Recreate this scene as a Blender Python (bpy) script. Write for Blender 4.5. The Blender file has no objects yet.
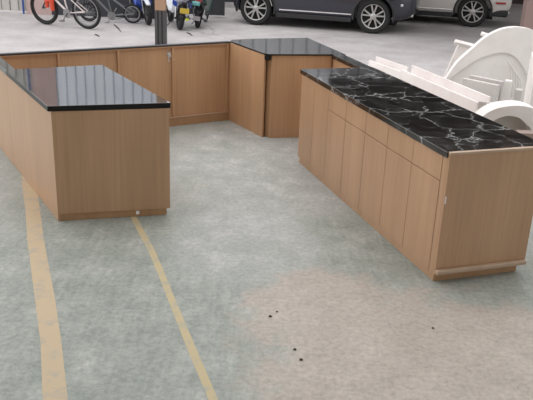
import bpy, bmesh, math, random
from mathutils import Vector, Matrix
random.seed(7)
S = bpy.context.scene
C = S.collection
R = math.radians
PI = math.pi

# ------------------------------------------------------------------ camera
cd = bpy.data.cameras.new('camera'); cam = bpy.data.objects.new('camera', cd); C.objects.link(cam)
cd.sensor_width = 36; cd.lens = 36 * 742 / 533; cd.clip_end = 200
pit, rol = R(21.08), R(2.29)
F = Vector((0, math.cos(pit), -math.sin(pit)))
r0 = Vector((1, 0, 0)); u0 = Vector((0, math.sin(pit), math.cos(pit)))
r1 = r0 * math.cos(rol) + u0 * math.sin(rol); u1 = -r0 * math.sin(rol) + u0 * math.cos(rol)
m = Matrix((r1, u1, -F)).transposed().to_4x4(); m.translation = (0, 0, 2.24)
cam.matrix_world = m
S.camera = cam

# ------------------------------------------------------------------ light
S.view_settings.view_transform = 'Standard'; S.view_settings.look = 'None'
S.view_settings.gamma = 1; S.view_settings.use_curve_mapping = False
S.view_settings.exposure = 0.07
W = bpy.data.worlds.new('world'); S.world = W; W.use_nodes = True
nt = W.node_tree; nt.nodes.clear()
out = nt.nodes.new('ShaderNodeOutputWorld'); bg = nt.nodes.new('ShaderNodeBackground')
tc = nt.nodes.new('ShaderNodeTexCoord'); sep = nt.nodes.new('ShaderNodeSeparateXYZ')
nt.links.new(tc.outputs['Generated'], sep.inputs[0])
# overcast sky: brightest towards the back left, dim behind the camera
dot = nt.nodes.new('ShaderNodeVectorMath'); dot.operation = 'DOT_PRODUCT'
dot.inputs[1].default_value = (-0.65, 0.30, 0.70)
nt.links.new(tc.outputs['Generated'], dot.inputs[0])
ramp = nt.nodes.new('ShaderNodeValToRGB')
ramp.color_ramp.elements[0].position = 0.0; ramp.color_ramp.elements[0].color = (0.50, 0.49, 0.48, 1)
ramp.color_ramp.elements[1].position = 1.0; ramp.color_ramp.elements[1].color = (1.0, 0.99, 1.0, 1)
mr = nt.nodes.new('ShaderNodeMapRange'); mr.inputs[1].default_value = -0.8; mr.inputs[2].default_value = 1.0
nt.links.new(dot.outputs['Value'], mr.inputs[0]); nt.links.new(mr.outputs[0], ramp.inputs[0])
nt.links.new(ramp.outputs[0], bg.inputs[0]); bg.inputs[1].default_value = 1.85
nt.links.new(bg.outputs[0], out.inputs[0])

def area(name, loc, rot, sx, sy, energy, col=(1, 1, 1)):
    l = bpy.data.lights.new(name, 'AREA'); l.shape = 'RECTANGLE'; l.size = sx; l.size_y = sy
    l.energy = energy; l.color = col
    o = bpy.data.objects.new(name, l); C.objects.link(o); o.location = loc; o.rotation_euler = rot
    return o
for lx in (-3.5, 2.5):
    for ly in (-2.5, 1.5):
        area('fill_light', (lx, ly, 5.15), (0, 0, 0), 1.2, 3.0, 16, (1.0, 0.98, 0.95))  # added overhead fill to lift the interior, no visible fixtures

# ------------------------------------------------------------------ materials
def mat(name, col, rough=0.5, metal=0.0, ior=1.5, coat=0.0):
    m = bpy.data.materials.new(name); m.use_nodes = True
    b = m.node_tree.nodes['Principled BSDF']
    b.inputs['Base Color'].default_value = (*col, 1); b.inputs['Roughness'].default_value = rough
    b.inputs['Metallic'].default_value = metal; b.inputs['IOR'].default_value = ior
    b.inputs['Coat Weight'].default_value = coat; b.inputs['Coat Roughness'].default_value = 0.05
    return m
def srgb(r, g, b):
    f = lambda c: (c / 255 / 12.92) if c / 255 < .04045 else ((c / 255 + .055) / 1.055) ** 2.4
    return (f(r), f(g), f(b))
def nodes(m): return m.node_tree.nodes, m.node_tree.links, m.node_tree.nodes['Principled BSDF']
def noise(N, L, vec, scale, detail=4, rough=.55):
    n = N.new('ShaderNodeTexNoise'); n.inputs['Scale'].default_value = scale
    n.inputs['Detail'].default_value = detail; n.inputs['Roughness'].default_value = rough
    if vec is not None: L.new(vec, n.inputs['Vector'])
    return n
def rampn(N, L, fac, stops):
    r = N.new('ShaderNodeValToRGB'); e = r.color_ramp.elements
    while len(e) < len(stops): e.new(0.5)
    for i, (p, c) in enumerate(stops):
        e[i].position = p; e[i].color = (*c, 1) if len(c) == 3 else c
    L.new(fac, r.inputs[0]); return r
def mapping(N, L, scale, coord='Object', rot=(0, 0, 0)):
    t = N.new('ShaderNodeTexCoord'); mp = N.new('ShaderNodeMapping')
    mp.inputs['Scale'].default_value = scale; mp.inputs['Rotation'].default_value = rot
    L.new(t.outputs[coord], mp.inputs[0]); return mp.outputs[0]
def mix(N, L, fac, a, b, mode='MIX'):
    x = N.new('ShaderNodeMix'); x.data_type = 'RGBA'; x.blend_type = mode
    for s, v in ((0, fac), (6, a), (7, b)):
        if isinstance(v, (int, float)): x.inputs[s].default_value = v
        elif isinstance(v, tuple): x.inputs[s].default_value = (*v, 1)
        else: L.new(v, x.inputs[s])
    return x.outputs[2]

def wood_mat(name, base, scale=(34, 34, 0.8), rough=.36):
    m = mat(name, base, rough); N, L, B = nodes(m)
    v = mapping(N, L, scale)
    n = noise(N, L, v, 1.6, 6, .6)
    d = tuple(c * .90 for c in base); l = tuple(min(1, c * 1.07) for c in base)
    r = rampn(N, L, n.outputs[0], [(0.30, d), (0.5, base), (0.72, l)])
    v2 = mapping(N, L, (3, 3, .5)); n2 = noise(N, L, v2, 1.2, 2)
    r2 = rampn(N, L, n2.outputs[0], [(0.3, (.90, .88, .86)), (0.7, (1.06, 1.05, 1.04))])
    L.new(mix(N, L, 1.0, r.outputs[0], r2.outputs[0], 'MULTIPLY'), B.inputs['Base Color'])
    bp = N.new('ShaderNodeBump'); bp.inputs['Strength'].default_value = .06; bp.inputs['Distance'].default_value = .002
    L.new(n.outputs[0], bp.inputs['Height']); L.new(bp.outputs[0], B.inputs['Normal'])
    return m
WOODC = srgb(190, 153, 121)
wood = wood_mat('oak_laminate', WOODC)
wood_warm = wood_mat('warm_oak_laminate', srgb(200, 160, 124))
wood_plinth = wood_mat('plinth_oak_laminate', srgb(186, 147, 110), (6, 6, 2))
wood_post = wood_mat('post_wood', srgb(172, 140, 116), (14, 14, .8), .7)
ledge_m = wood_mat('ledge_laminate', srgb(190, 165, 142), (3, 3, 6), .4)

def marble(name, veins=1.0, ior=1.9, scale=3.0):
    m = mat(name, (.006, .006, .007), .06, 0, ior); N, L, B = nodes(m)
    v = mapping(N, L, (1.0, 1.0, 1.0), rot=(0, 0, R(20)))
    n = noise(N, L, v, 2.6, 8, .62)
    mx = mix(N, L, .21, v, n.outputs['Color'], 'LINEAR_LIGHT')
    tot = None
    for sc, w0, w1, cut, lo in ((3.3, .014, .045, .38, .42), (6.5, .010, .03, .46, .22)):
        vo = N.new('ShaderNodeTexVoronoi'); vo.feature = 'DISTANCE_TO_EDGE'; vo.inputs['Scale'].default_value = sc
        L.new(mx, vo.inputs['Vector'])
        n2 = noise(N, L, v, sc * 1.3, 4)
        r = rampn(N, L, vo.outputs['Distance'], [(0.0, (lo, lo, lo)), (w0, (lo * .3,) * 3), (w1, (.0, .0, .0))])
        r2 = rampn(N, L, n2.outputs[0], [(cut, (0, 0, 0)), (cut + .18, (1, 1, 1))])
        vein = mix(N, L, 1.0, r.outputs[0], r2.outputs[0], 'MULTIPLY')
        tot = vein if tot is None else mix(N, L, 1.0, tot, vein, 'ADD')
    n3 = noise(N, L, v, 4, 8, .75); r3 = rampn(N, L, n3.outputs[0], [(0.45, (.006, .006, .006)), (0.8, (.05, .05, .05))])
    L.new(mix(N, L, veins, r3.outputs[0], tot, 'ADD'), B.inputs['Base Color'])
    nw = noise(N, L, v, 7, 1); bp = N.new('ShaderNodeBump'); bp.inputs['Strength'].default_value = .25; bp.inputs['Distance'].default_value = .0012
    L.new(nw.outputs[0], bp.inputs['Height']); L.new(bp.outputs[0], B.inputs['Normal'])
    return m
stone_edge = mat('honed_black_stone_edge', (.008, .008, .008), .35, 0, 1.4)
def honed(o):
    o.data.materials.append(stone_edge)
    for p in o.data.polygons:
        if abs(p.normal.z) < .5: p.material_index = 1
    return o
black_marble = marble('black_marble_with_veins', 1.0, 1.9)
black_polish = marble('black_polished_stone', 0.06, 3.5)
black_satin = marble('black_satin_stone', 0.15, 3.2)
black = mat('black_plastic', (.008, .008, .008), .35)
rubber = mat('rubber', (.012, .012, .013), .75)
dark_plastic = mat('dark_plastic', (.02, .02, .022), .5)
dark_cavity = mat('dark_underbody', (.008, .008, .008), .9)
chrome = mat('chrome', (.75, .75, .76), .2, 1)
alloy = mat('alloy_silver', (.50, .49, .48), .35, .6)
steel = mat('steel', (.35, .35, .36), .35, 1)
glass_dark = mat('tinted_glass', (.01, .012, .014), .05)
navy = mat('navy_paint', srgb(40, 42, 54), .3, .3, coat=.8)
white_paint = mat('white_car_paint', srgb(205, 200, 196), .35, 0, coat=.6)
red_lens = mat('red_lens', (.35, .01, .02), .2)
white_board = mat('white_foam_board', srgb(232, 224, 221), .55)
grey_board = mat('grey_white_board', srgb(196, 190, 188), .6)
def speckle(m, a, b, sc=3.0):
    N, L, B = nodes(m); v = mapping(N, L, (1, 1, 1)); n = noise(N, L, v, sc, 6)
    r = rampn(N, L, n.outputs[0], [(0.35, a), (0.65, b)]); L.new(r.outputs[0], B.inputs['Base Color'])
speckle(white_board, srgb(240, 233, 230), srgb(250, 245, 243)); speckle(grey_board, srgb(202, 196, 193), srgb(214, 209, 206))

def cladding(name, a, b, rough=.6):
    m = mat(name, a, rough); N, L, B = nodes(m)
    v = mapping(N, L, (1, 1, .35)); n = noise(N, L, v, 4, 5)
    r = rampn(N, L, n.outputs[0], [(0.3, a), (0.7, b)]); L.new(r.outputs[0], B.inputs['Base Color']); return m
clad_light = cladding('pale_sheet_metal', srgb(176, 174, 168), srgb(205, 203, 198))
clad_blue = cladding('blue_grey_sheet_metal', srgb(222, 230, 242), srgb(236, 242, 250))
clad_mid = cladding('grey_sheet_metal', srgb(196, 198, 202), srgb(210, 212, 216))
clad_dark = cladding('charcoal_sheet_metal', srgb(52, 54, 60), srgb(64, 66, 72), .4)
pink_plaster = cladding('pinkish_plaster', srgb(182, 158, 154), srgb(200, 176, 170), .8)
brown_wall = cladding('brown_concrete', srgb(70, 62, 58), srgb(88, 78, 72), .9)

# interior floor: worn green epoxy with cement dust
def floor_material():
    m = mat('worn_green_floor', srgb(150, 160, 150), .55); N, L, B = nodes(m)
    v = mapping(N, L, (1, 1, 1))
    n1 = noise(N, L, v, 1.1, 8, .62); n2 = noise(N, L, v, 4.0, 10, .74); n3 = noise(N, L, v, 30, 6, .75)
    base = rampn(N, L, n2.outputs[0], [(0.30, srgb(136, 144, 137)), (0.48, srgb(154, 159, 152)), (0.60, srgb(168, 171, 165)), (0.74, srgb(200, 199, 193))])
    vs = mapping(N, L, (9, 1.2, 1), rot=(0, 0, R(35))); ns = noise(N, L, vs, 2.5, 6, .7)
    st = rampn(N, L, ns.outputs[0], [(0.35, (.88, .89, .88)), (0.65, (1.08, 1.08, 1.08))])
    c = mix(N, L, 1.0, base.outputs[0], st.outputs[0], 'MULTIPLY')
    # a spill of beige cement dust: soft ellipses broken up by noise
    def blob(cx, cy, rx, ry, rot, soft=.5):
        t = N.new('ShaderNodeTexCoord'); mp = N.new('ShaderNodeMapping'); mp.vector_type = 'TEXTURE'
        mp.inputs['Location'].default_value = (cx, cy, 0); mp.inputs['Rotation'].default_value = (0, 0, R(rot)); mp.inputs['Scale'].default_value = (rx, ry, 1)
        L.new(t.outputs['Object'], mp.inputs[0])
        ln = N.new('ShaderNodeVectorMath'); ln.operation = 'LENGTH'; L.new(mp.outputs[0], ln.inputs[0])
        a = N.new('ShaderNodeMath'); a.operation = 'MULTIPLY_ADD'; L.new(n1.outputs[0], a.inputs[0]); a.inputs[1].default_value = 1.5; L.new(ln.outputs['Value'], a.inputs[2])
        b = N.new('ShaderNodeMath'); b.operation = 'MULTIPLY_ADD'; L.new(n2.outputs[0], b.inputs[0]); b.inputs[1].default_value = 1.3; L.new(a.outputs[0], b.inputs[2])
        mr = N.new('ShaderNodeMapRange'); mr.inputs[1].default_value = 2.50; mr.inputs[2].default_value = 2.22
        mr.inputs[3].default_value = 0; mr.inputs[4].default_value = 1; L.new(b.outputs[0], mr.inputs[0]); return mr.outputs[0]
    grey = rampn(N, L, n2.outputs[0], [(0.3, srgb(160, 163, 159)), (0.5, srgb(176, 178, 175)), (0.7, srgb(204, 204, 202))])
    def blend(c, k, col, amt):
        kk = N.new('ShaderNodeMath'); kk.operation = 'MULTIPLY'; L.new(k, kk.inputs[0]); kk.inputs[1].default_value = amt
        return mix(N, L, kk.outputs[0], c, col)
    c = blend(c, blob(.0, 6.9, 1.1, 1.7, 0), grey.outputs[0], .75)
    c = blend(c, blob(-.15, 4.9, .6, .7, 0), grey.outputs[0], .6)
    c = blend(c, blob(-3.2, 5.8, 1.2, 1.6, 30), grey.outputs[0], .6)
    def mx(a, b):
        q = N.new('ShaderNodeMath'); q.operation = 'MAXIMUM'; L.new(a, q.inputs[0]); L.new(b, q.inputs[1]); return q.outputs[0]
    k = mx(blob(.88, 3.35, 1.0, .92, 0), blob(.35, 4.1, .45, .45, 10))
    k = mx(k, blob(1.55, 3.6, .6, .55, 20))
    dust = rampn(N, L, n2.outputs[0], [(0.3, srgb(170, 160, 150)), (0.7, srgb(194, 184, 174))])
    kk = N.new('ShaderNodeMath'); kk.operation = 'MULTIPLY'; L.new(k, kk.inputs[0]); kk.inputs[1].default_value = .95
    c = mix(N, L, kk.outputs[0], c, dust.outputs[0])
    sp = rampn(N, L, n3.outputs[0], [(0.35, (.80, .81, .81)), (0.5, (1, 1, 1)), (0.66, (1.18, 1.18, 1.18))])
    c = mix(N, L, 1.0, c, sp.outputs[0], 'MULTIPLY')
    L.new(c, B.inputs['Base Color'])
    rr = N.new('ShaderNodeMapRange'); L.new(n2.outputs[0], rr.inputs[0]); rr.inputs[3].default_value = .40; rr.inputs[4].default_value = .7
    L.new(rr.outputs[0], B.inputs['Roughness'])
    return m
floor_m = floor_material()
def yard_material():
    m = mat('yard_concrete', srgb(190, 186, 186), .85); N, L, B = nodes(m)
    v = mapping(N, L, (1, 1, 1)); n = noise(N, L, v, 1.4, 8, .6); n2 = noise(N, L, v, 14, 5)
    r = rampn(N, L, n.outputs[0], [(0.3, srgb(172, 167, 166)), (0.7, srgb(200, 196, 196))])
    r2 = rampn(N, L, n2.outputs[0], [(0.3, (.93, .93, .93)), (0.7, (1.04, 1.04, 1.04))])
    vo = N.new('ShaderNodeTexVoronoi'); vo.feature = 'DISTANCE_TO_EDGE'; vo.inputs['Scale'].default_value = .22
    nn = noise(N, L, v, 1.8, 5); L.new(mix(N, L, .35, v, nn.outputs['Color'], 'ADD'), vo.inputs['Vector'])
    rc = rampn(N, L, vo.outputs['Distance'], [(0.0, (.62, .62, .62)), (0.004, (1, 1, 1))])
    c = mix(N, L, 1.0, r.outputs[0], r2.outputs[0], 'MULTIPLY'); c = mix(N, L, 1.0, c, rc.outputs[0], 'MULTIPLY')
    L.new(c, B.inputs['Base Color']); return m
yard_m = yard_material()
def tape_material(name, a, b):
    m = mat(name, a, .6); N, L, B = nodes(m); v = mapping(N, L, (1, 1, 1)); n = noise(N, L, v, 9, 7, .7)
    r = rampn(N, L, n.outputs[0], [(0.32, b), (0.5, a), (0.75, a)]); L.new(r.outputs[0], B.inputs['Base Color']); return m
tape_m = tape_material('worn_tan_line_paint', srgb(200, 180, 148), srgb(176, 168, 154))
tape2_m = tape_material('worn_yellow_line_paint', srgb(196, 180, 142), srgb(170, 170, 156))

# ------------------------------------------------------------------ mesh helpers
class MB:
    def __init__(s): s.bm = bmesh.new(); s.M = Matrix.Identity(4)
    def _add(s, vs, fs):
        v = [s.bm.verts.new(s.M @ Vector(p)) for p in vs]
        for f in fs:
            try: s.bm.faces.new([v[i] for i in f])
            except ValueError: pass
        return s
    def box(s, x0, y0, z0, x1, y1, z1):
        vs = [(x, y, z) for z in (z0, z1) for x, y in ((x0, y0), (x1, y0), (x1, y1), (x0, y1))]
        return s._add(vs, [(0, 3, 2, 1), (4, 5, 6, 7), (0, 1, 5, 4), (1, 2, 6, 5), (2, 3, 7, 6), (3, 0, 4, 7)])
    def prism(s, poly, z0, z1):
        n = len(poly); vs = [(x, y, z0) for x, y in poly] + [(x, y, z1) for x, y in poly]
        return s._add(vs, [tuple(reversed(range(n))), tuple(range(n, 2 * n))] + [(i, (i + 1) % n, n + (i + 1) % n, n + i) for i in range(n)])
    def ring(s, rows, cap=True):   # rows: list of equal-length closed loops
        n = len(rows[0]); vs = [p for r in rows for p in r]; fs = []
        for k in range(len(rows) - 1):
            for i in range(n): fs.append((k * n + i, k * n + (i + 1) % n, (k + 1) * n + (i + 1) % n, (k + 1) * n + i))
        if cap: fs += [tuple(reversed(range(n))), tuple((len(rows) - 1) * n + i for i in range(n))]
        return s._add(vs, fs)
    def tube(s, pts, r, n=10):
        pts = [Vector(p) for p in pts]; rows = []
        for i, p in enumerate(pts):
            t = (pts[min(i + 1, len(pts) - 1)] - pts[max(i - 1, 0)]).normalized()
            a = t.cross(Vector((0, 0, 1)))
            if a.length < .05: a = t.cross(Vector((0, 1, 0)))
            a.normalize(); b = t.cross(a); rr = r[i] if isinstance(r, (list, tuple)) else r
            rows.append([tuple(p + a * math.cos(q) * rr + b * math.sin(q) * rr) for q in (2 * PI * k / n for k in range(n))])
        return s.ring(rows)
    def lathe(s, prof, n=32, axis='y', close=False):   # prof: (radius, offset along axis)
        rows = []
        for r_, h in prof:
            row = []
            for k in range(n):
                a = 2 * PI * k / n; c, d = r_ * math.cos(a), r_ * math.sin(a)
                row.append({'y': (c, h, d), 'z': (c, d, h), 'x': (h, c, d)}[axis])
            rows.append(row)
        if close: rows.append(rows[0])
        return s.ring(rows, not close)
    def build(s, name, material, parent=None, smooth=False, bevel=0):
        bmesh.ops.remove_doubles(s.bm, verts=s.bm.verts, dist=1e-5)
        bmesh.ops.recalc_face_normals(s.bm, faces=s.bm.faces)
        me = bpy.data.meshes.new(name); s.bm.to_mesh(me); s.bm.free()
        if smooth:
            me.polygons.foreach_set('use_smooth', [True] * len(me.polygons))
            me.set_sharp_from_angle(angle=R(38))
        me.materials.append(material)
        o = bpy.data.objects.new(name, me); C.objects.link(o)
        if parent: o.parent = parent
        if bevel:
            b = o.modifiers.new('bevel', 'BEVEL'); b.width = bevel; b.segments = 2; b.limit_method = 'ANGLE'
        return o
def thing(name, label, cat, loc=(0, 0, 0), rz=0, group=None):
    o = bpy.data.objects.new(name, None); C.objects.link(o); o.empty_display_size = .1
    o.location = loc; o.rotation_euler = (0, 0, rz); o['label'] = label; o['category'] = cat
    if group: o['group'] = group
    return o
def tag(o, label, cat, group=None, kind=None):
    o['label'] = label; o['category'] = cat
    if group: o['group'] = group
    if kind: o['kind'] = kind
    return o
def struct(o): o['kind'] = 'structure'; return o
def rot2(a): return Vector((math.cos(a), math.sin(a)))

# ------------------------------------------------------------------ setting
b = MB(); b.prism([(-9, -8), (9, -8), (9, 10.6), (-9, 10.6)], -.12, 0); struct(b.build('floor', floor_m))
b = MB(); b.box(-9, -8, 5.2, 9, 4.0, 5.4); struct(b.build('shade_roof', mat('grey_roof_sheet', srgb(150, 148, 145), .7)))  # unseen roof, added to keep sky light off the camera-facing fronts
b = MB(); b.box(-9, -8.2, 0, 9, -8, 5.2); struct(b.build('shade_wall', mat('plain_plaster', srgb(110, 106, 100), .8)))  # unseen wall, added to cut light coming from behind the camera
b = MB(); b.prism([(-16, 10.6), (18, 10.6), (18, 30), (-16, 30)], -.12, -.001); struct(b.build('trim_1', yard_m))

def ribbed(x0, x1, y, z0, z1, pitch=.13, depth=.035, th=.06):
    b = MB(); n = max(1, int(round((x1 - x0) / pitch))); w = (x1 - x0) / n
    pts = []
    for i in range(n):
        x = x0 + i * w
        pts += [(x, y), (x + w * .02, y + depth), (x + w * .13, y + depth), (x + w * .15, y)]
    pts += [(x1, y), (x1, y + th + depth), (x0, y + th + depth)]
    b.prism(pts, z0, z1); return b
# fences and walls at the far side of the yard
struct(ribbed(-12, -5.42, 16.62, 0.05, 5.0, .19).build('wall_left', clad_light))
b = MB(); b.box(-5.40, 16.55, 0, -4.86, 16.85, 5.0); struct(b.build('wall_column', pink_plaster))
b = MB(); b.tube([(-5.47, 16.54, 0), (-5.47, 16.54, 5)], .022, 8)
tag(b.build('drain_pipe', mat('blue_plastic', srgb(52, 78, 150), .4)), 'thin blue pipe running up beside the pinkish wall column', 'pipe')
struct(ribbed(-4.855, -2.5, 16.56, 1.15, 5.0, .22, .07).build('wall_back', clad_blue))
b = MB(); b.box(-4.855, 16.58, 0, -2.5, 16.72, 1.15); struct(b.build('trim_2', clad_dark))
struct(ribbed(-2.6, 3.6, 19.3, 1.9, 5.2, .34, .05).build('wall_far', clad_mid))
b = MB(); b.box(-2.6, 19.3, .12, 3.6, 19.42, 1.9); struct(b.build('trim_3', clad_dark))
b = MB(); b.box(-2.48, 17.20, .05, -1.12, 17.28, 1.9); b.box(-1.86, 17.17, .05, -1.80, 17.2, 1.9); struct(b.build('trim_8', clad_dark))
b = MB(); b.box(-2.6, 19.2, 0, 3.6, 19.5, .12); struct(b.build('trim_4', yard_m))
b = MB(); b.box(3.6, 23.0, 0, 17, 23.3, 7.5); struct(b.build('wall_right', brown_wall))

b = MB(); b.box(1.5, 13.9, 3.5, 12, 22.9, 3.62); struct(b.build('trim_5', brown_wall))  # unseen canopy, added to darken the cars' ground and the marble reflection
for q, (px, py) in enumerate(((11.8, 14.2), (7.4, 22.6))):  # posts carrying the added canopy
    b = MB(); b.box(px - .06, py - .06, 0, px + .06, py + .06, 3.5); struct(b.build('trim_%d' % (6 + q), brown_wall))
# painted lines on the floor
def strip(name, pts, w, material, z=.0006, th=.0012):
    L_, Rr = [], []
    P_ = [Vector(p) for p in pts]
    for i, p in enumerate(P_):
        d = (P_[min(i + 1, len(P_) - 1)] - P_[max(i - 1, 0)]).normalized(); n = Vector((-d.y, d.x)) * w / 2
        j = 1 + random.uniform(-.06, .06)
        L_.append(tuple(p + n * j)); Rr.append(tuple(p - n * j))
    b = MB(); b.prism(L_ + Rr[::-1], 0, th); return b.build(name, material)
def lerp_pts(a, b, n): return [(a[0] + (b[0] - a[0]) * i / n, a[1] + (b[1] - a[1]) * i / n) for i in range(n + 1)]
tag(strip('floor_line', [(-.61,1.9),(-.8,2.45),(-.99,3.01),(-1.15,3.5),(-1.32,3.97),(-1.64,4.83),(-1.82,5.35),(-1.99,5.82),(-2.15,6.27),(-2.5,7.3)], .115, tape_m), 'wide worn tan line painted along the floor beside the left counter', 'floor line')
tag(strip('floor_line', [(.14,2.0),(-.04,2.5),(-.225,3.06),(-.395,3.55),(-.56,4.04),(-.68,4.4),(-.79,4.72),(-.90,5.0),(-1.0,5.25),(-1.04,5.36)], .046, tape2_m), 'narrow worn yellow line running from the left counter across the floor', 'floor line')

# ------------------------------------------------------------------ right counter
AX = Vector((1.122, 4.433)); RA = R(18.8)
def box_obj(name, m, parent, x0, y0, z0, x1, y1, z1, bevel=.0015):
    b = MB(); b.box(x0, y0, z0, x1, y1, z1); return b.build(name, m, parent, bevel=bevel)
rc = thing('reception_counter', 'long oak counter on the right with a row of drawers above doors', 'counter', (AX.x, AX.y, 0), RA)
LEN = 2.60
box_obj('carcass', wood, rc, .022, 0, .055, .66, LEN, .858)
box_obj('plinth', wood, rc, .008, 0, 0, .60, LEN - .03, .053)
box_obj('end_panel', wood, rc, 0, -.022, .055, .70, -.002, .885)
ep = box_obj('end_trim', ledge_m, rc, 0.0, -.030, .886, .735, .0, .902, .002); ep['label'] = 'pale top edging of the end panel'
box_obj('end_plinth', wood_plinth, rc, .012, -.004, 0, .655, -.001, .066)
lg = box_obj('ledge', ledge_m, rc, -.002, -.058, .068, .69, -.0225, .098, .007); lg['label'] = 'pale ledge moulding along the foot of the end panel'
st = box_obj('corner_stile', wood, rc, 0, -.001, .055, .0215, .055, .858)
# door and drawer fronts (local y grows towards the far end)
yy = .058; gap = .0045
for i in range(5):
    w_ = .375
    box_obj('drawer', wood, rc, 0, yy + gap / 2, .690, .0205, yy + w_ - gap / 2, .853, .001)
    box_obj('door', wood, rc, 0, yy + gap / 2, .056, .0205, yy + w_ - gap / 2, .6855, .001)
    yy += w_
for i in range(2):
    w_ = (LEN - .003 - yy) if i == 1 else .33
    box_obj('door', wood, rc, 0, yy + gap / 2, .056, .0205, yy + w_ - gap / 2, .853, .001)
    yy += w_
tl = box_obj('sticker', white_board, rc, .003, -.0235, .56, .012, -.0221, .61, 0); tl['label'] = 'small white paper sticker'
wt = MB(); wt.box(-.012, .0005, .86, .735, LEN + .02, .90)
tag(wt.build('countertop', black_marble, bevel=.002), 'glossy black marble top with white veins on the right counter', 'countertop')
o = bpy.data.objects['countertop']; o.location = (AX.x, AX.y, 0); o.rotation_euler = (0, 0, RA)

# low partition between the right counter and the corner unit
pr = thing('low_partition', 'narrow oak partition with black cap between right counter and corner unit', 'partition', (AX.x, AX.y, 0), RA)
box_obj('panel', wood_warm, pr, .62, LEN + .025, 0, .70, 3.325, .858)
cp = box_obj('cap', black_marble, pr, .60, LEN + .0205, .860, .725, 3.325, .90)

# ------------------------------------------------------------------ corner unit
def poly_thing(pts):
    cx = sum(p[0] for p in pts) / len(pts); cy = sum(p[1] for p in pts) / len(pts); return cx, cy
cu = thing('corner_cabinet', 'oak corner cabinet where the back and right runs of the counter meet', 'cabinet', (0, 8.1, 0))
def prism_obj(name, m, parent, pts, z0, z1, bevel=.0015, off=(0, 0)):
    b = MB(); b.prism([(x - off[0], y - off[1]) for x, y in pts], z0, z1); return b.build(name, m, parent, bevel=bevel)
OC = (0, 8.1)
prism_obj('carcass', wood_plinth, cu, [(-.44, 8.34), (-.05, 7.72), (.0, 7.69), (.62, 7.82), (.745, 7.84), (.41, 8.78)], 0, .882, off=OC)
def face_panel(name, a, b_, z0, z1, th, m, parent, off):
    a = Vector(a); b_ = Vector(b_); d = (b_ - a).normalized(); n = Vector((d.y, -d.x)) * th
    q = [a, b_, b_ - n, a - n]; return prism_obj(name, m, parent, [tuple(p) for p in q], z0, z1, off=off)
face_panel('side_panel', (-.478, 8.34), (-.078, 7.683), 0, .882, .02, wood_warm, cu, OC)
face_panel('front_panel', (-.004, 7.660), (.625, 7.790), 0, .882, .02, wood_warm, cu, OC)
ct = prism_obj('countertop', black_satin, None, [(-.475, 8.36), (-.462, 8.46), (-.16, 8.62), (.405, 8.83), (.765, 7.80), (.64, 7.775), (-.035, 7.636), (-.083, 7.672)], .885, .900, bevel=.001)
honed(ct); tag(ct, 'grey-reflecting black stone top on the corner cabinet', 'countertop')
b = MB(); b.M = Matrix.Translation((-.045, 7.672 - 8.1, 0)); b.lathe([(.001, .83), (.03, .832), (.036, .845), (.036, .883), (.001, .884)], 20, 'z')
e = b.build('edge_cap', black, cu, True); e['label'] = 'rounded black end of the edging at the cabinet corner'

# ------------------------------------------------------------------ back partition
bp_ = thing('back_partition', 'long framed oak partition with thin dark cap across the back', 'partition', (-.482, 8.335, 0), R(211.2))
BL = 2.50
box_obj('back_board', wood_warm, bp_, -.03, -.045, 0, BL, -.022, .882)
xs = [.018, .68, 1.29, 1.91, 2.47]
for x in xs:
    box_obj('stile', wood_warm, bp_, x - .012, -.0215, .1005, x + .012, 0, .868)
box_obj('top_rail', wood_warm, bp_, 0, -.0215, .8685, BL, .002, .882)
box_obj('plinth', wood_plinth, bp_, 0, -.0215, 0, BL, .010, .094)
lg = box_obj('ledge', ledge_m, bp_, 0, -.0215, .0945, BL, .016, .1, .001)
box_obj('cap', mat('dark_cap', (.035, .037, .042), .4), bp_, -.01, -.05, .8825, BL + .02, .006, .899)
# little bunch of keys hanging on the partition
silver = mat('silver_paint', srgb(215, 215, 215), .3, .2)
k = thing('key_bunch', 'small silver key and ring hanging on the back partition', 'key', (-1.112, 7.975, .80), R(31.2)); k.scale = (1.15,) * 3
b = MB(); b.lathe([(.016, -.002), (.020, -.002), (.020, .002), (.016, .002)], 20, 'y', True); b.build('key_ring', silver, k, True)
b = MB(); b.box(-.010, -.003, -.035, .010, .0, -.012); b.box(-.004, -.003, -.075, .004, .0, -.034); b.box(.004, -.003, -.072, .010, 0, -.060); b.build('key', silver, k)
b = MB(); b.M = Matrix.Rotation(R(-45), 4, 'Y'); b.box(-.009, -.007, -.035, .009, -.004, -.012); b.box(-.004, -.007, -.085, .004, -.004, -.034); b.build('key', silver, k)
b = MB(); b.lathe([(.012, .004), (.014, .0), (.014, -.012), (.001, -.013)], 16, 'y'); b.build('lock', silver, k, True)

# ------------------------------------------------------------------ left counter
dL = rot2(R(121.0)); nL = Vector((-dL.y, dL.x))   # nL points left / outward
P1 = Vector((-1.573, 5.180)); P2 = Vector((-.753, 5.398))
TL = Vector((-1.592, 5.165)); TR = Vector((-.742, 5.412))
FR = Vector((-1.545, 6.735)); FL = Vector((-2.225, 6.395))
def t(v): return (v.x, v.y)
OL = (P1.x, P1.y)
lc = thing('reception_counter', 'oak counter on the left with plain end panel and glossy black top', 'counter', (P1.x, P1.y, 0))
far2 = P2 + dL * 1.52; far1 = P1 + dL * 1.42
ci = Vector((.0, .02))
prism_obj('carcass', wood_plinth, lc, [t(P1 + Vector((.025, .03))), t(P2 + Vector((-.03, .022))), t(far2 + Vector((-.02, -.02))), t(far1 - nL * .025)], .0, .858, off=OL)
face_panel('end_panel', t(P1), t(P2), .058, .858, .020, wood, lc, OL)
face_panel('end_plinth', t(P1 + Vector((.004, .014))), t(P2 + Vector((-.035, .004))), 0, .0575, .012, wood_plinth, lc, OL)
face_panel('side_panel', t(P1 + dL * 1.45), t(P1 + dL * .002), 0, .858, .02, wood, lc, OL)
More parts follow.
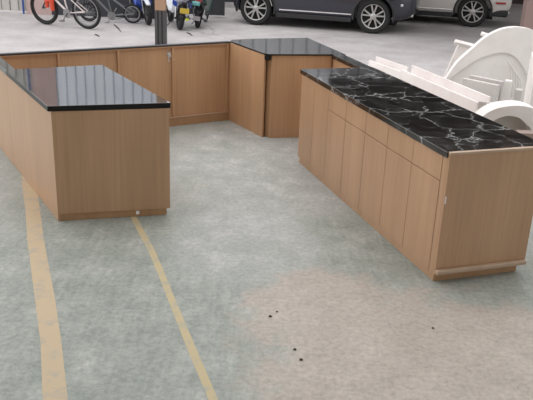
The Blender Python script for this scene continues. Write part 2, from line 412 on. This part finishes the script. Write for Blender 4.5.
face_panel('inner_side_panel', t(P2 + Vector((-.002, .024))), t(P2 + dL * 1.5), .058, .858, .02, wood, lc, OL)
kw = face_panel('paint_fleck', (-1.01, 5.333), (-.985, 5.3395), .02, .05, .003, white_board, lc, OL); kw['label'] = 'small white mark on the plinth'
inner = FL; 
w1 = prism_obj('countertop', black_polish, None, [t(TL), t(TR), t(FR), t(FL), t(TL + dL * 1.345)], .86, .90, bevel=.002)
honed(w1); tag(w1, 'mirror-glossy black stone top on the left counter', 'countertop')
# left partition from the counter to the back corner
lp = thing('low_partition', 'narrow oak partition with black cap running back from the left counter', 'partition', (P1.x, P1.y, 0))
s0, s1 = 1.455, 2.20
face_panel('panel', t(P1 + dL * s1), t(P1 + dL * s0), 0, .858, .06, wood, lp, OL)
capo = TL + dL * 1.3465; cape = TL + dL * 2.22
iFL = FL + dL * .002
prism_obj('cap', black_polish, lp, [t(capo), t(iFL), t(iFL + dL * .66), t(cape)], .86, .90, off=OL)

# ------------------------------------------------------------------ pillars
pl_ = thing('post', 'square post behind the back partition, wood above and dark ribbed foot', 'post', (-1.985, 13.3, 0))
box_obj('shaft', wood_post, pl_, -.09, -.09, .60, .09, .09, 5.0, .006)
foot = [(-.095, -.095), (-.045, -.095), (-.045, -.065), (-.025, -.065), (-.025, -.095), (.025, -.095), (.025, -.065), (.045, -.065), (.045, -.095), (.095, -.095), (.095, .095), (-.095, .095)]
prism_obj('sleeve', mat('dark_grey_sleeve', srgb(72, 70, 72), .5), pl_, foot, 0, .60, .003)
b = MB(); b.box(-.115, -.115, 0, .115, .115, 5.0); o = b.build('post', mat('pink_brown_post', srgb(150, 128, 122), .8), bevel=.01); o.location = (4.95, 14.8, 0)
tag(o, 'pinkish brown post standing behind the white arched panel at right', 'post')

# ------------------------------------------------------------------ vehicles
def wheel(parent, x, y, r, w, side, spokes, name='wheel'):
    """axis along local y; side=-1 outer face towards -y"""
    g = bpy.data.objects.new(name, None); C.objects.link(g); g.parent = parent; g.location = (x, y, r)
    h = w / 2; rr = r * .70
    b = MB(); b.lathe([(rr, -h * .9), (rr + .03, -h), (r - .03, -h), (r - .008, -h * .8), (r, -h * .5), (r, h * .5), (r - .008, h * .8), (r - .03, h), (rr + .03, h), (rr, h * .9)], 48, 'y', True)
    b.build('tyre', rubber, g, True)
    b = MB(); b.lathe([(rr - .012, side * h * .85), (rr + .002, side * h * .92), (rr + .002, -side * h * .9), (rr - .012, -side * h * .9)], 48, 'y', True)
    f = side * h
    for i in range(spokes):
        a0 = 2 * PI * i / spokes + .3
        for s_ in (-1, 1):
            a1 = a0 + s_ * .24
            c0 = Vector((math.cos(a0 + s_ * .10), 0, math.sin(a0 + s_ * .10))) * .05
            c1 = Vector((math.cos(a1), 0, math.sin(a1))) * (rr - .004)
            d = (c1 - c0).normalized(); n = Vector((-d.z, 0, d.x))
            rows = []
            for c_, ww in ((c0, .013), (c1, .015)):
                rows.append([tuple(c_ + n * ww + Vector((0, f * .78, 0))), tuple(c_ - n * ww + Vector((0, f * .78, 0))), tuple(c_ - n * ww + Vector((0, f * .5, 0))), tuple(c_ + n * ww + Vector((0, f * .5, 0)))])
            b.ring(rows)
    b.lathe([(.001, f * .86), (.05, f * .84), (.065, f * .74), (.06, f * .45), (.001, f * .44)], 24, 'y')
    b.build('rim', alloy, g, True)
    b = MB(); b.lathe([(.001, f * .35), (rr - .01, f * .35), (rr - .01, f * .25), (.001, f * .25)], 40, 'y'); b.build('brake_disc', dark_cavity, g)
    return g
def car(name, label, paint, length, front_oh, wb, width, loc, rz, spokes, r=.345):
    """local x runs from the front (x=0) to the rear; wheels at front_oh and front_oh+wb"""
    c = thing(name, label, 'car', loc, rz)
    hw = width / 2
    # stations: x, z_bottom, half width low, half width belt, z_belt (top of lower body)
    L_ = length; wx0, wx1 = front_oh, front_oh + wb
    stn = [(0.0, .36, .50, .50, .62), (.06, .27, .68, .66, .80), (.22, .22, .84, .80, .90), (.5, .21, .93, .90, .97), (wx0, .21, .98, .94, 1.01), (wx0 + .55, .21, .985, .955, 1.06),
           ((wx0 + wx1) / 2, .21, .985, .96, 1.08), (wx1 - .45, .21, .985, .96, 1.10), (wx1, .22, .985, .95, 1.12), (L_ - .45, .25, .95, .91, 1.10), (L_ - .18, .29, .86, .84, 1.06), (L_ - .04, .36, .72, .72, 1.0), (L_, .46, .58, .60, .92)]
    rows = []
    for x, zb, wl, wbt, zt in stn:
        a, b2 = wl * hw, wbt * hw; h = zt - zb
        half = [(a * .55, zb), (a * .93, zb + .02), (a * .995, zb + .10), (a, zb + .32 * h), (a * 1.0, zb + .5 * h), (b2 * 1.01, zb + .78 * h), (b2, zb + .93 * h), (b2 * .90, zt), (b2 * .5, zt + .025)]
        rows.append([(x, -y, z) for y, z in half] + [(x, y, z) for y, z in half[::-1]])
    b = MB(); b.ring(rows); body = b.build('body', paint, c, True)
    sm = body.modifiers.new('s', 'SUBSURF'); sm.levels = 2; sm.render_levels = 2
    cuts = []
    for wx in (wx0, wx1):
        for sd in (-1, 1):
            k = MB(); k.M = Matrix.Translation((wx, sd * (hw - .02), r + .015)); k.lathe([(.001, -.30), (r + .065, -.30), (r + .065, .30), (.001, .30)], 40, 'y')
            ko = k.build('cut', dark_cavity); ko.parent = c; cuts.append(ko)
            bo = body.modifiers.new('b', 'BOOLEAN'); bo.operation = 'DIFFERENCE'; bo.object = ko; bo.solver = 'EXACT'
    bpy.context.view_layer.update()
    dg = bpy.context.evaluated_depsgraph_get()
    me = bpy.data.meshes.new_from_object(body.evaluated_get(dg)); body.modifiers.clear(); body.data = me
    for ko in cuts: bpy.data.objects.remove(ko, do_unlink=True)
    me.polygons.foreach_set('use_smooth', [True] * len(me.polygons)); me.set_sharp_from_angle(angle=R(35))
    # cabin glass and roof
    gs = [(wx0 + .50, .86, .80, 1.06, 1.08), (wx0 + .95, .87, .74, 1.08, 1.36), (wx0 + 1.35, .88, .70, 1.08, 1.52), (wx1 - .5, .88, .70, 1.10, 1.58), (wx1 + .1, .87, .70, 1.11, 1.53), (L_ - .42, .85, .68, 1.11, 1.44), (L_ - .15, .82, .74, 1.06, 1.12)]
    rows = []
    for x, w0, w1_, z0, z1 in gs:
        q = [(w0 * hw, z0 - .02), ((w0 * .5 + w1_ * .5) * hw * 1.01, (z0 + z1) / 2), (w1_ * hw, z1 - .03), (w1_ * hw * .9, z1)]
        rows.append([(x, -y, z) for y, z in q] + [(x, y, z) for y, z in q[::-1]])
    b = MB(); b.ring(rows); b.build('window_glass', glass_dark, c, True)
    rows = []
    for x, w0, w1_, z0, z1 in gs[2:6]:
        rows.append([(x, -w1_ * hw * 1.01, z1 - .06), (x, -w1_ * hw * .9, z1 + .015), (x, w1_ * hw * .9, z1 + .015), (x, w1_ * hw * 1.01, z1 - .06), (x, w1_ * hw * .8, z1 - .03), (x, -w1_ * hw * .8, z1 - .03)])
    b = MB(); b.ring(rows); b.build('roof', paint, c, True)
    # sills, arch trims, door seams, handles
    for sd in (-1, 1):
        b = MB(); y = sd * hw
        b.box(wx0 + r + .10, min(y * .90, y * .992), .205, wx1 - r - .10, max(y * .90, y * .992), .30); b.build('sill', dark_plastic, c, bevel=.01)
        b = MB(); b.box(wx0 + r + .17, min(y * .985, y * 1.003), .352, wx1 - r - .10, max(y * .985, y * 1.003), .376)
        b.build('sill_trim', chrome, c, bevel=.004)
        for wx in (wx0, wx1):
            b = MB(); rows = []
            for i in range(25):
                a = R(-14) + R(208) * i / 24; ca, sa = math.cos(a), math.sin(a); z0 = r + .015
                rows.append([(wx + ca * q, yy_, z0 + sa * q) for q, yy_ in ((r + .055, y * .95), (r + .055, y * .996), (r + .095, y * .990), (r + .095, y * .95))])
            b.ring(rows); b.build('arch_trim', dark_plastic, c, True)
            wheel(c, wx, sd * (hw - .13), r, .235, sd, spokes)
        for hx in (wx0 + 1.05, wx0 + 1.95):
            b = MB(); b.box(hx, min(y * .95, y * .985), .93, hx + .18, max(y * .95, y * .985), .955); b.build('door_handle', paint, c, bevel=.006)
    b = MB(); b.box(.45, -hw * .72, .17, L_ - .4, hw * .72, .26); b.build('underbody', dark_cavity, c)
    return c
# navy car, front to the left; near side is local -y when rz ~ -13.8deg
ang = R(-13.8)
ax = Vector((math.cos(ang), math.sin(ang))); nrm = Vector((-ax.y, ax.x))
fw = Vector((-.40, 16.22)); hwid = .93
base = fw - ax * .64 + nrm * (hwid - .02)
nc = car('parked_car', 'dark navy parked car nearest the counters, alloy wheels and silver sill strip', navy, 4.00, .64, 2.51, 1.86, (base.x, base.y, 0), ang, 5, .35)
hwn = .93
b = MB(); b.box(3.82, -.66, .36, 3.94, -.45, .41); q = b.build('exhaust_trim', chrome, nc, bevel=.01)
b = MB(); b.M = Matrix.Translation((1.00, -hwn * .985, .42)) @ Matrix.Rotation(R(-22), 4, 'Y'); b.box(0, -.012, 0, .018, .01, .34); b.build('fender_vent', chrome, nc, bevel=.004)
b = MB(); b.tube([(3.52, -.80, .33), (3.70, -.74, .34), (3.82, -.64, .37)], [.02, .035, .03], 8); b.build('bumper_trim', chrome, nc, True)
b = MB(); b.M = Matrix.Translation((3.73, -.80, .60)) @ Matrix.Rotation(R(25), 4, 'Z'); b.box(-.06, -.02, -.025, .06, .02, .025); b.build('reflector', chrome, nc, bevel=.008)
# white car
ang2 = R(-13)
ax2 = Vector((math.cos(ang2), math.sin(ang2))); nr2 = Vector((-ax2.y, ax2.x))
rw = Vector((4.50, 17.30)); L2 = 4.25
base = rw - ax2 * (.84 + 2.55) + nr2 * .91
wc = car('parked_car', 'white parked car behind and to the right of the navy one', white_paint, L2, .84, 2.55, 1.86, (base.x, base.y, 0), ang2, 5, .34)
b = MB(); b.M = Matrix.Translation((L2 - .27, -.86, .56)) @ Matrix.Rotation(R(14), 4, 'Z'); b.box(-.11, -.03, -.02, .11, .03, .02); b.build("tail_reflector", red_lens, wc, bevel=.01)
b = MB(); b.box(L2 - .55, -.84, .25, L2 - .08, .84, .40); b.build('bumper_skirt', dark_plastic, wc, bevel=.04)
b = MB(); b.tube([(L2 - .30, -.60, .33), (L2 - .03, -.60, .33)], .045, 14); b.build('exhaust', chrome, wc, True)

# ------------------------------------------------------------------ bicycles
def bike(label, frame_m, loc, rz, wb, r, tyre_w, grp=None, extra=None, tilt=0):
    t_ = thing('bicycle', label, 'bicycle', loc, rz); t_.rotation_euler = (R(tilt), 0, rz)
    for x, nm in ((0, 'front_wheel'), (wb, 'rear_wheel')):
        w_ = bpy.data.objects.new(nm, None); C.objects.link(w_); w_.parent = t_; w_.location = (x, 0, r)
        b = MB(); b.lathe([(r - tyre_w + .004 + math.cos(a) * 0, 0) for a in (0,)] and [(r - tyre_w / 2 + tyre_w / 2 * math.cos(a), tyre_w / 2 * math.sin(a)) for a in (2 * PI * k / 10 for k in range(10))], 48, 'y', True)
        b.build('tyre', rubber, w_, True)
        b = MB(); b.lathe([(r - tyre_w - .018, -.010), (r - tyre_w + .003, -.012), (r - tyre_w + .003, .012), (r - tyre_w - .018, .010)], 48, 'y', True); b.build('rim', dark_plastic if x == 0 else steel, w_, True)
        b = MB(); b.lathe([(.02, -.04), (.02, .04)], 14, 'y')
        for k in range(20):
            a = 2 * PI * k / 20; e = Vector((math.cos(a), 0, math.sin(a))) * (r - tyre_w - .01); s = Vector((math.cos(a + .9), 0, math.sin(a + .9))) * .02 + Vector((0, .03 if k % 2 else -.03, 0))
            b.tube([s, e], .0014, 4)
        b.build('spoke', steel, w_)
    bb = (wb - .43, 0, r - .055); seat = (wb - .55 + .02, 0, r + .42); head = (.22, 0, r + .40); headb = (.17, 0, r + .28)
    b = MB(); b.tube([bb, seat], .016); b.tube([head, seat], .017); b.tube([headb, bb], .021); b.tube([head, headb], .022)
    for s in (-1, 1):
        b.tube([(bb[0], s * .02, bb[2]), (wb, s * .06, r)], .011); b.tube([(seat[0] + .02, s * .02, seat[2] - .06), (wb, s * .06, r)], .010)
    b.build('frame', frame_m, t_, True)
    b = MB()
    for s in (-1, 1): b.tube([(.165, s * .045, r + .27), (.0, s * .055, r)], .014)
    b.tube([(.165, -.06, r + .27), (.165, .06, r + .27)], .018); b.build('fork', dark_plastic, t_, True)
    b = MB(); b.tube([head, (.27, 0, r + .52)], .014); b.tube([(.33, -.29, r + .55), (.26, -.2, r + .53), (.25, 0, r + .53), (.26, .2, r + .53), (.33, .29, r + .55)], .012); b.build('handlebar', dark_plastic, t_, True)
    b = MB(); b.tube([seat, (seat[0] - .03 + .0, 0, seat[2] + .15)], .013); b.build('seat_post', steel, t_, True)
    b = MB(); b.ring([[(seat[0] - .12, y * .02, seat[2] + .17 + z) for y, z in ((-1, -.015), (1, -.015), (1, .015), (-1, .015))], [(seat[0] + .02, y * .03, seat[2] + .17 + z) for y, z in ((-1, -.02), (1, -.02), (1, .02), (-1, .02))], [(seat[0] + .14, y * .075, seat[2] + .18 + z) for y, z in ((-1, -.025), (1, -.025), (1, .02), (-1, .02))]])
    sd = b.build('saddle', black, t_, bevel=.01)
    b = MB(); b.M = Matrix.Translation((bb[0], -.05, bb[2])); b.lathe([(.001, -.003), (.085, -.003), (.085, .003), (.001, .003)], 28, 'y')
    b.tube([(0, -.03, 0), (0, .13, 0)], .012); b.tube([(0, -.02, 0), (-.08, -.03, -.14)], .012); b.tube([(0, .12, 0), (.08, .13, .14)], .012); b.box(-.13, -.10, -.155, -.04, -.03, -.135); b.build('crank', steel, t_)
    b = MB()
    for s in (-1, 1): b.tube([(bb[0], -.05, bb[2] + s * .085), (wb, -.05, r + s * .04)], .005, 6)
    b.build('chain', dark_plastic, t_)
    return t_
offw = mat('off_white_frame_paint', srgb(220, 208, 206), .35)
orange = mat('orange_plastic', srgb(215, 80, 52), .45)
b1 = bike('bicycle with off-white frame and an orange piece by its front wheel, leftmost', offw, (-4.56, 15.13, 0), R(-22), 1.0, .335, .062, tilt=6)
b = MB(); b.M = Matrix.Translation((.20, -.075, .335)); b.tube([(-.06, 0, .03), (-.06, 0, .20)], [.035, .045]); b.tube([(.06, .0, -.02), (.055, 0, .22)], [.04, .05]); b.tube([(-.06, 0, .17), (.06, 0, .19)], .05); q = b.build('wheel_guard', orange, b1, True); q['label'] = 'orange piece at the front fork'
greym = mat('grey_frame_paint', srgb(120, 122, 126), .35, .4)
bike('grey-framed bicycle standing to the right of the off-white one', greym, (-3.86, 15.80, 0), R(-2), .92, .20, .045, tilt=4)

# ------------------------------------------------------------------ motor scooters
blue = mat('blue_plastic_paint', srgb(36, 72, 170), .3, coat=.5); whitep = mat('white_plastic', srgb(225, 228, 235), .3, coat=.4)
green = mat('dark_green_paint', srgb(38, 58, 54), .35, coat=.4)
def loft(rows_): b = MB(); b.ring(rows_); return b
def ell(x, cz, hy, hz, n=12): return [(x, hy * math.cos(2 * PI * k / n), cz + hz * math.sin(2 * PI * k / n)) for k in range(n)]
def scooter(label, cat, body_m, acc_m, plate_m, loc, rz, sc=1.0, tilt=6, lamp=red_lens, pz=.42):
    """x=0 rear contact, +x forwards"""
    t_ = thing('motor_scooter', label, cat, loc, rz); t_.rotation_euler = (R(tilt), 0, rz)
    t_.scale = (sc, sc, sc)
    r = .27
    for x, nm in ((0, 'rear_wheel'), (1.22, 'front_wheel')):
        w_ = bpy.data.objects.new(nm, None); C.objects.link(w_); w_.parent = t_; w_.location = (x, 0, r)
        b = MB(); b.lathe([(r - .055 + .055 * math.cos(a), .055 * math.sin(a)) for a in (2 * PI * k / 12 for k in range(12))], 40, 'y', True); b.build('tyre', rubber, w_, True)
        b = MB(); b.lathe([(r - .13, -.02), (r - .09, -.03), (r - .09, .03), (r - .13, .02)], 36, 'y', True); b.lathe([(.001, -.05), (.045, -.05), (.045, .05), (.001, .05)], 18, 'y')
        for k in range(5):
            a = 2 * PI * k / 5; b.tube([(math.cos(a) * .03, 0, math.sin(a) * .03), (math.cos(a) * (r - .11), 0, math.sin(a) * (r - .11))], .013, 6)
        b.build('rim', steel, w_, True)
    b = loft([ell(-.30, .72, .05, .03), ell(-.20, .70, .10, .07), ell(0, .66, .14, .11), ell(.22, .58, .15, .15), ell(.42, .42, .13, .13), ell(.50, .33, .14, .06), ell(.80, .32, .15, .05), ell(.92, .45, .19, .12), ell(1.0, .62, .17, .17), ell(1.06, .80, .14, .12), ell(1.07, .92, .08, .05)])
    b.build('body', body_m, t_, True)
    b = loft([ell(-.18, .78, .09, .02), ell(-.1, .79, .12, .035), ell(.2, .76, .13, .04), ell(.45, .76, .10, .04), ell(.52, .73, .05, .02)]); b.build('seat', black, t_, True)
    b = MB(); b.tube([(-.30, 0, .60), (-.26, 0, .44), (-.30, 0, .30)], [.06, .075, .03], 8); b.build('mudguard', dark_plastic, t_, True)
    b = loft([ell(-.33, .70, .06, .02), ell(-.29, .70, .09, .035), ell(-.24, .69, .09, .035)]); b.build('tail_light', lamp, t_, True)
    b = MB(); b.box(-.385, -.10, pz - .03, -.377, .10, pz + .08); b.build('number_plate', plate_m, t_, bevel=.004)
    b = MB(); b.tube([(-.376, 0, pz + .03), (-.26, 0, .52)], .012); b.build('plate_bracket', dark_plastic, t_)
    b = loft([ell(.98, .33 + .22, .05, .03), ell(1.22, .60, .06, .03), ell(1.45, .50, .05, .02)]); b.build('front_fender', acc_m, t_, True)
    b = MB()
    for s in (-1, 1): b.tube([(1.10, s * .075, .78), (1.22, s * .085, .27)], .018)
    b.build('fork', steel, t_, True)
    b = MB(); b.tube([(.88, -.33, 1.02), (.96, -.18, 1.04), (1.02, 0, 1.0), (.96, .18, 1.04), (.88, .33, 1.02)], .014); b.tube([(1.02, 0, 1.0), (1.08, 0, .85)], .03); b.build('handlebar', dark_plastic, t_, True)
    for s in (-1, 1):
        b = MB(); b.box(-.26, s * .155 - .006, .50, .26, s * .155 + .006, .60); b.build('side_stripe', acc_m, t_)
        b = MB(); b.tube([(.96, s * .2, 1.04), (.98, s * .25, 1.2)], .006, 6); b.lathe([(.001, .97), (.05, .975), (.055, .985), (.001, .99)], 16, 'x'); b.bm.verts.ensure_lookup_table()
        for v in b.bm.verts[-64:]: v.co += Vector((0, s * .25, 1.24))
        b.build('mirror', dark_plastic, t_, True)
    b = MB(); b.tube([(.30, -.12, .22), (.0, -.17, .26), (-.25, -.18, .34)], [.02, .045, .05], 12); b.build('exhaust', steel, t_, True)
    b = loft([ell(-.02, .27, .12, .07), ell(.2, .27, .14, .10), ell(.42, .27, .10, .08)]); b.build('engine', dark_plastic, t_, True)
    for s in (-1, 1):
        b = MB(); b.tube([(-.08, s * .13, .27), (-.02, s * .13, .58)], .018); b.build('shock_absorber', chrome, t_, True)
    b = MB(); b.tube([(.36, .08, .2), (.34, .22, .01)], .010); b.build('side_stand', dark_plastic, t_)
    return t_
yellow = mat('yellow_plate', srgb(190, 165, 60), .5); greyp = mat('grey_plate', srgb(165, 160, 165), .5)
teal = mat('teal_plastic', srgb(110, 175, 172), .45); lime = mat('lime_tag', srgb(195, 205, 70), .5)
s1_ = scooter('blue and white motor scooter with yellow plate, right of the wooden post', 'motor scooter', whitep, blue, yellow, (-1.89, 15.15, 0), R(107), .92)
b = MB(); b.box(-.30, -.13, .24, -.29, -.05, .29); b.build('tag', lime, s1_)
s2_ = scooter('dark green motor scooter with grey plate and teal box', 'motor scooter', green, green, greyp, (-1.56, 15.50, 0), R(86), .80, pz=.26)
b = MB(); b.box(-.46, -.06, .60, -.335, .14, .70); b.build('tail_box', teal, s2_, bevel=.03)
s3_ = scooter('blue and white motor scooter left of the wooden post, front wheel turned to us', 'motor scooter', blue, whitep, greyp, (-2.98, 16.60, 0), R(-68), .88)

# ------------------------------------------------------------------ white boards and arches
def arch(label, name, cat, outer, inner, Y, th, m, rim=None, tilt=0, grp=None):
    """outline in the x,z plane, standing at depth Y; inner = recess or opening edge"""
    b = MB()
    vs = [Vector((x, 0, z)) for x, z in outer]
    n = len(vs); front = [b.bm.verts.new((v.x, 0, v.z)) for v in vs]; back = [b.bm.verts.new((v.x, th, v.z)) for v in vs]
    b.bm.faces.new(front); b.bm.faces.new(back[::-1])
    for i in range(n): b.bm.faces.new((front[i], front[(i + 1) % n], back[(i + 1) % n], back[i]))
    return b
def catmull(p, k=8):
    o = []
    for i in range(len(p) - 1):
        a = p[max(i - 1, 0)]; b_ = p[i]; c = p[i + 1]; d = p[min(i + 2, len(p) - 1)]
        for j in range(k):
            s = j / k
            o.append(tuple(.5 * (2 * b_[q] + (c[q] - a[q]) * s + (2 * a[q] - 5 * b_[q] + 4 * c[q] - d[q]) * s * s + (3 * b_[q] - a[q] - 3 * c[q] + d[q]) * s ** 3) for q in (0, 1)))
    o.append(p[-1]); return o
# arch A: broad arched surround standing behind the right counter
oa = catmull([(2.18, 0.0), (2.24, .12), (2.329, .25), (2.458, .483), (2.611, .650), (2.783, .827), (2.963, .936), (3.113, .976), (3.244, .979), (3.392, .953), (3.56, .88), (3.72, .74), (3.84, .5), (3.90, .25), (3.91, 0)])
ia = catmull([(3.52, 0), (3.51, .08), (3.484, .161), (3.411, .361), (3.29, .531), (3.17, .619), (3.047, .646), (2.905, .621), (2.754, .561), (2.633, .478), (2.512, .379), (2.382, .252), (2.33, .15), (2.30, .07), (2.29, 0)])
aa = thing('arched_panel', 'large white arched panel standing behind the right counter', 'panel', (0, 9.9, 0))
arch('', '', '', oa + ia, None, 0, .10, None).build('arch_surround', white_board, aa, True)
bk = MB(); q = arch('', '', '', ia, None, 0, .03, None); o = q.build('arch_back_board', white_board, aa, True); o.location = (0, .03, 0)
b = MB()
for i in range(5):
    x = 3.22 + i * .04; z1 = .46 - i * .045
    b.tube([(x, .025, .05), (x - .005, .025, z1 * .6), (x - .03, .025, z1), (x - .09, .025, z1 + .08)], .007, 6)
b.build('curved_rib', white_board, aa, True)
# rear leaning board with a batten on top
rb = thing('white_board', 'white tapered board with a top batten behind the arched panel', 'board', (0, 10.5, 0))
b = arch('', '', '', [(2.40, 0), (2.442, .127), (2.582, .586), (2.61, .65), (3.3, .56), (3.3, 0)], None, 0, .05, None); b.build('sheet', white_board, rb)
b = MB(); b.tube([(2.53, -.03, .68), (3.3, -.03, .52)], .034, 4); b.build('batten', white_board, rb)
b = MB(); b.tube([(2.96, .25, .765), (3.35, .25, .66)], .03, 4)
b.box(3.20, .22, 0, 3.26, .28, .70); o = b.build('white_batten', white_board); o.location = (0, 10.5, 0); tag(o, 'short white batten end poking out above the arched panel on the left', 'batten')
# stacked boards standing on edge
def slab_thing(label, x0, x1, y, z1, th, m, rz, grp=None, name='board', z0=0):
    b = MB(); b.box(0, 0, 0, x1 - x0, th, z1 - z0); o = b.build(name, m, bevel=.004); o.location = (x0, y, z0); o.rotation_euler = (0, 0, rz)
    tag(o, label, 'board', grp); return o
slab_thing('wide grey-white board standing on edge before the arched panel, rear one', 2.52, 3.00, 9.46, .415, .05, grey_board, R(-46))
slab_thing('wide grey-white board standing on edge before the arched panel, front one', 2.42, 2.92, 9.36, .39, .06, grey_board, R(-46))
slab_thing('narrow white block upright at the right end of the grey boards', 2.90, 2.98, 9.16, .42, .10, white_board, R(-20))
slab_thing('low grey block right of the grey-white boards', 3.03, 3.11, 9.12, .32, .12, grey_board, R(-20))
slab_thing('small grey upright board just past the end of the long white beams', 2.17, 2.25, 7.62, .50, .04, grey_board, R(-30))
slab_thing('small grey upright board next to the end of the long beams, right-hand one', 2.28, 2.37, 7.66, .48, .04, grey_board, R(-30))
# long beams lying behind the counter
def beam(label, p, q, w, h, z0=0, name='long_beam', m=white_board, hollow=True):
    p = Vector(p); q = Vector(q); d = (q - p); L_ = d.length
    b = MB()
    if hollow:   # a channel: base and two side walls
        b.box(0, 0, 0, L_, .02, h * .88); b.box(0, w - .02, 0, L_, w, h); b.box(0, .02, 0, L_, w - .02, h * .55)
    else: b.box(0, 0, 0, L_, w, h)
    o = b.build(name, m, bevel=.003); o.location = (p.x, p.y, z0); o.rotation_euler = (0, 0, math.atan2(d.y, d.x)); tag(o, label, 'beam'); return o
beam('long white trough-shaped beam lying behind the right counter, far piece', (1.37, 10.55), (1.70, 9.80), .13, .41)
beam('long white trough-shaped beam lying behind the right counter, near piece', (1.70, 9.75), (2.27, 8.02), .17, .45)
beam('low flat white plank at the far end beyond the long beams', (1.27, 10.5), (1.37, 10.1), .06, .27, hollow=False)
beam('flat white plank along the counter side of the long beams', (1.53, 9.75), (2.10, 7.90), .05, .30, hollow=False)
# arch B: smaller deep arch next to the counter
ob = catmull([(1.90, 0), (1.91, .2), (1.95, .36), (2.009, .477), (2.045, .515), (2.103, .56), (2.184, .598), (2.315, .623), (2.43, .622), (2.54, .59), (2.62, .52), (2.67, .40), (2.69, .2), (2.69, 0)])
ib = catmull([(2.56, 0), (2.56, .2), (2.53, .38), (2.46, .45), (2.40, .50), (2.33, .521), (2.263, .520), (2.19, .495), (2.13, .442), (2.09, .35), (2.07, .2), (2.07, 0)])
ab = thing('arched_panel', 'small white arch standing right behind the near end of the counter', 'panel', (0, 6.95, 0))
arch('', '', '', ob + ib, None, 0, .22, None).build('arch_surround', white_board, ab, True)
o = arch('', '', '', ib, None, 0, .03, None).build('arch_back_board', grey_board, ab, True); o.location = (0, .18, 0)
b = MB(); b.box(0, 0, 0, .15, .12, .43); o = b.build('small_box', mat('pinkish_grey_card', srgb(160, 142, 134), .7), bevel=.004); o.location = (2.32, 6.68, 0); tag(o, 'small pinkish grey box standing in front of the small arch', 'box')
b = MB(); b.box(0, 0, 0, .05, .75, .93); o = b.build('upright_panel', white_board, bevel=.004); o.location = (2.66, 7.5, 0); o.rotation_euler = (0, 0, R(-14)); tag(o, 'tall white upright panel at the far right behind the counter', 'panel')

# ------------------------------------------------------------------ debris
stone = mat('dark_stone_chip', srgb(70, 62, 58), .9)
def pebble(x, y, s, label):
    b = MB(); bmesh.ops.create_icosphere(b.bm, subdivisions=2, radius=s)
    for v in b.bm.verts: v.co = Vector((v.co.x * random.uniform(.8, 1.3), v.co.y * random.uniform(.7, 1), max(v.co.z * .6, -s * .4)))
    o = b.build('stone_chip', stone, None, True); o.location = (x, y, s * .4); tag(o, label, 'stone chip')
pebble(0.22, 3.43, 0.010, 'dark stone chip on the beige dust, lower one of the lower pair')
pebble(0.19, 3.53, 0.009, 'dark stone chip on the beige dust, upper one of the lower pair')
pebble(0.05, 3.88, 0.010, 'elongated dark chip at the left edge of the beige dust')
pebble(0.09, 3.94, 0.007, 'tiny dark chip just above the elongated one at the left dust edge')
pebble(1.01, 3.82, 0.008, 'lone tiny dark chip in the dust below the right counter')
def twig(p, q, label):
    b = MB(); p = Vector(p); q = Vector(q); mid = (p + q) / 2 + Vector((.01, .01, .012))
    b.tube([(p.x, p.y, .010), tuple(mid), (q.x, q.y, .010)], [.009, .012, .006], 6); tag(b.build('twig', stone, None, True), label, 'twig')
twig((-3.26, 15.42, 0), (-2.95, 14.54, 0), 'dark twig on the pale yard concrete in front of the grey bicycle')
twig((-3.34, 14.05, 0), (-3.21, 13.84, 0), 'short dark scrap on the yard concrete below the off-white bicycle')
twig((-1.69, 14.74, 0), (-1.55, 14.39, 0), 'dark scrap on the yard concrete in front of the motor scooters')
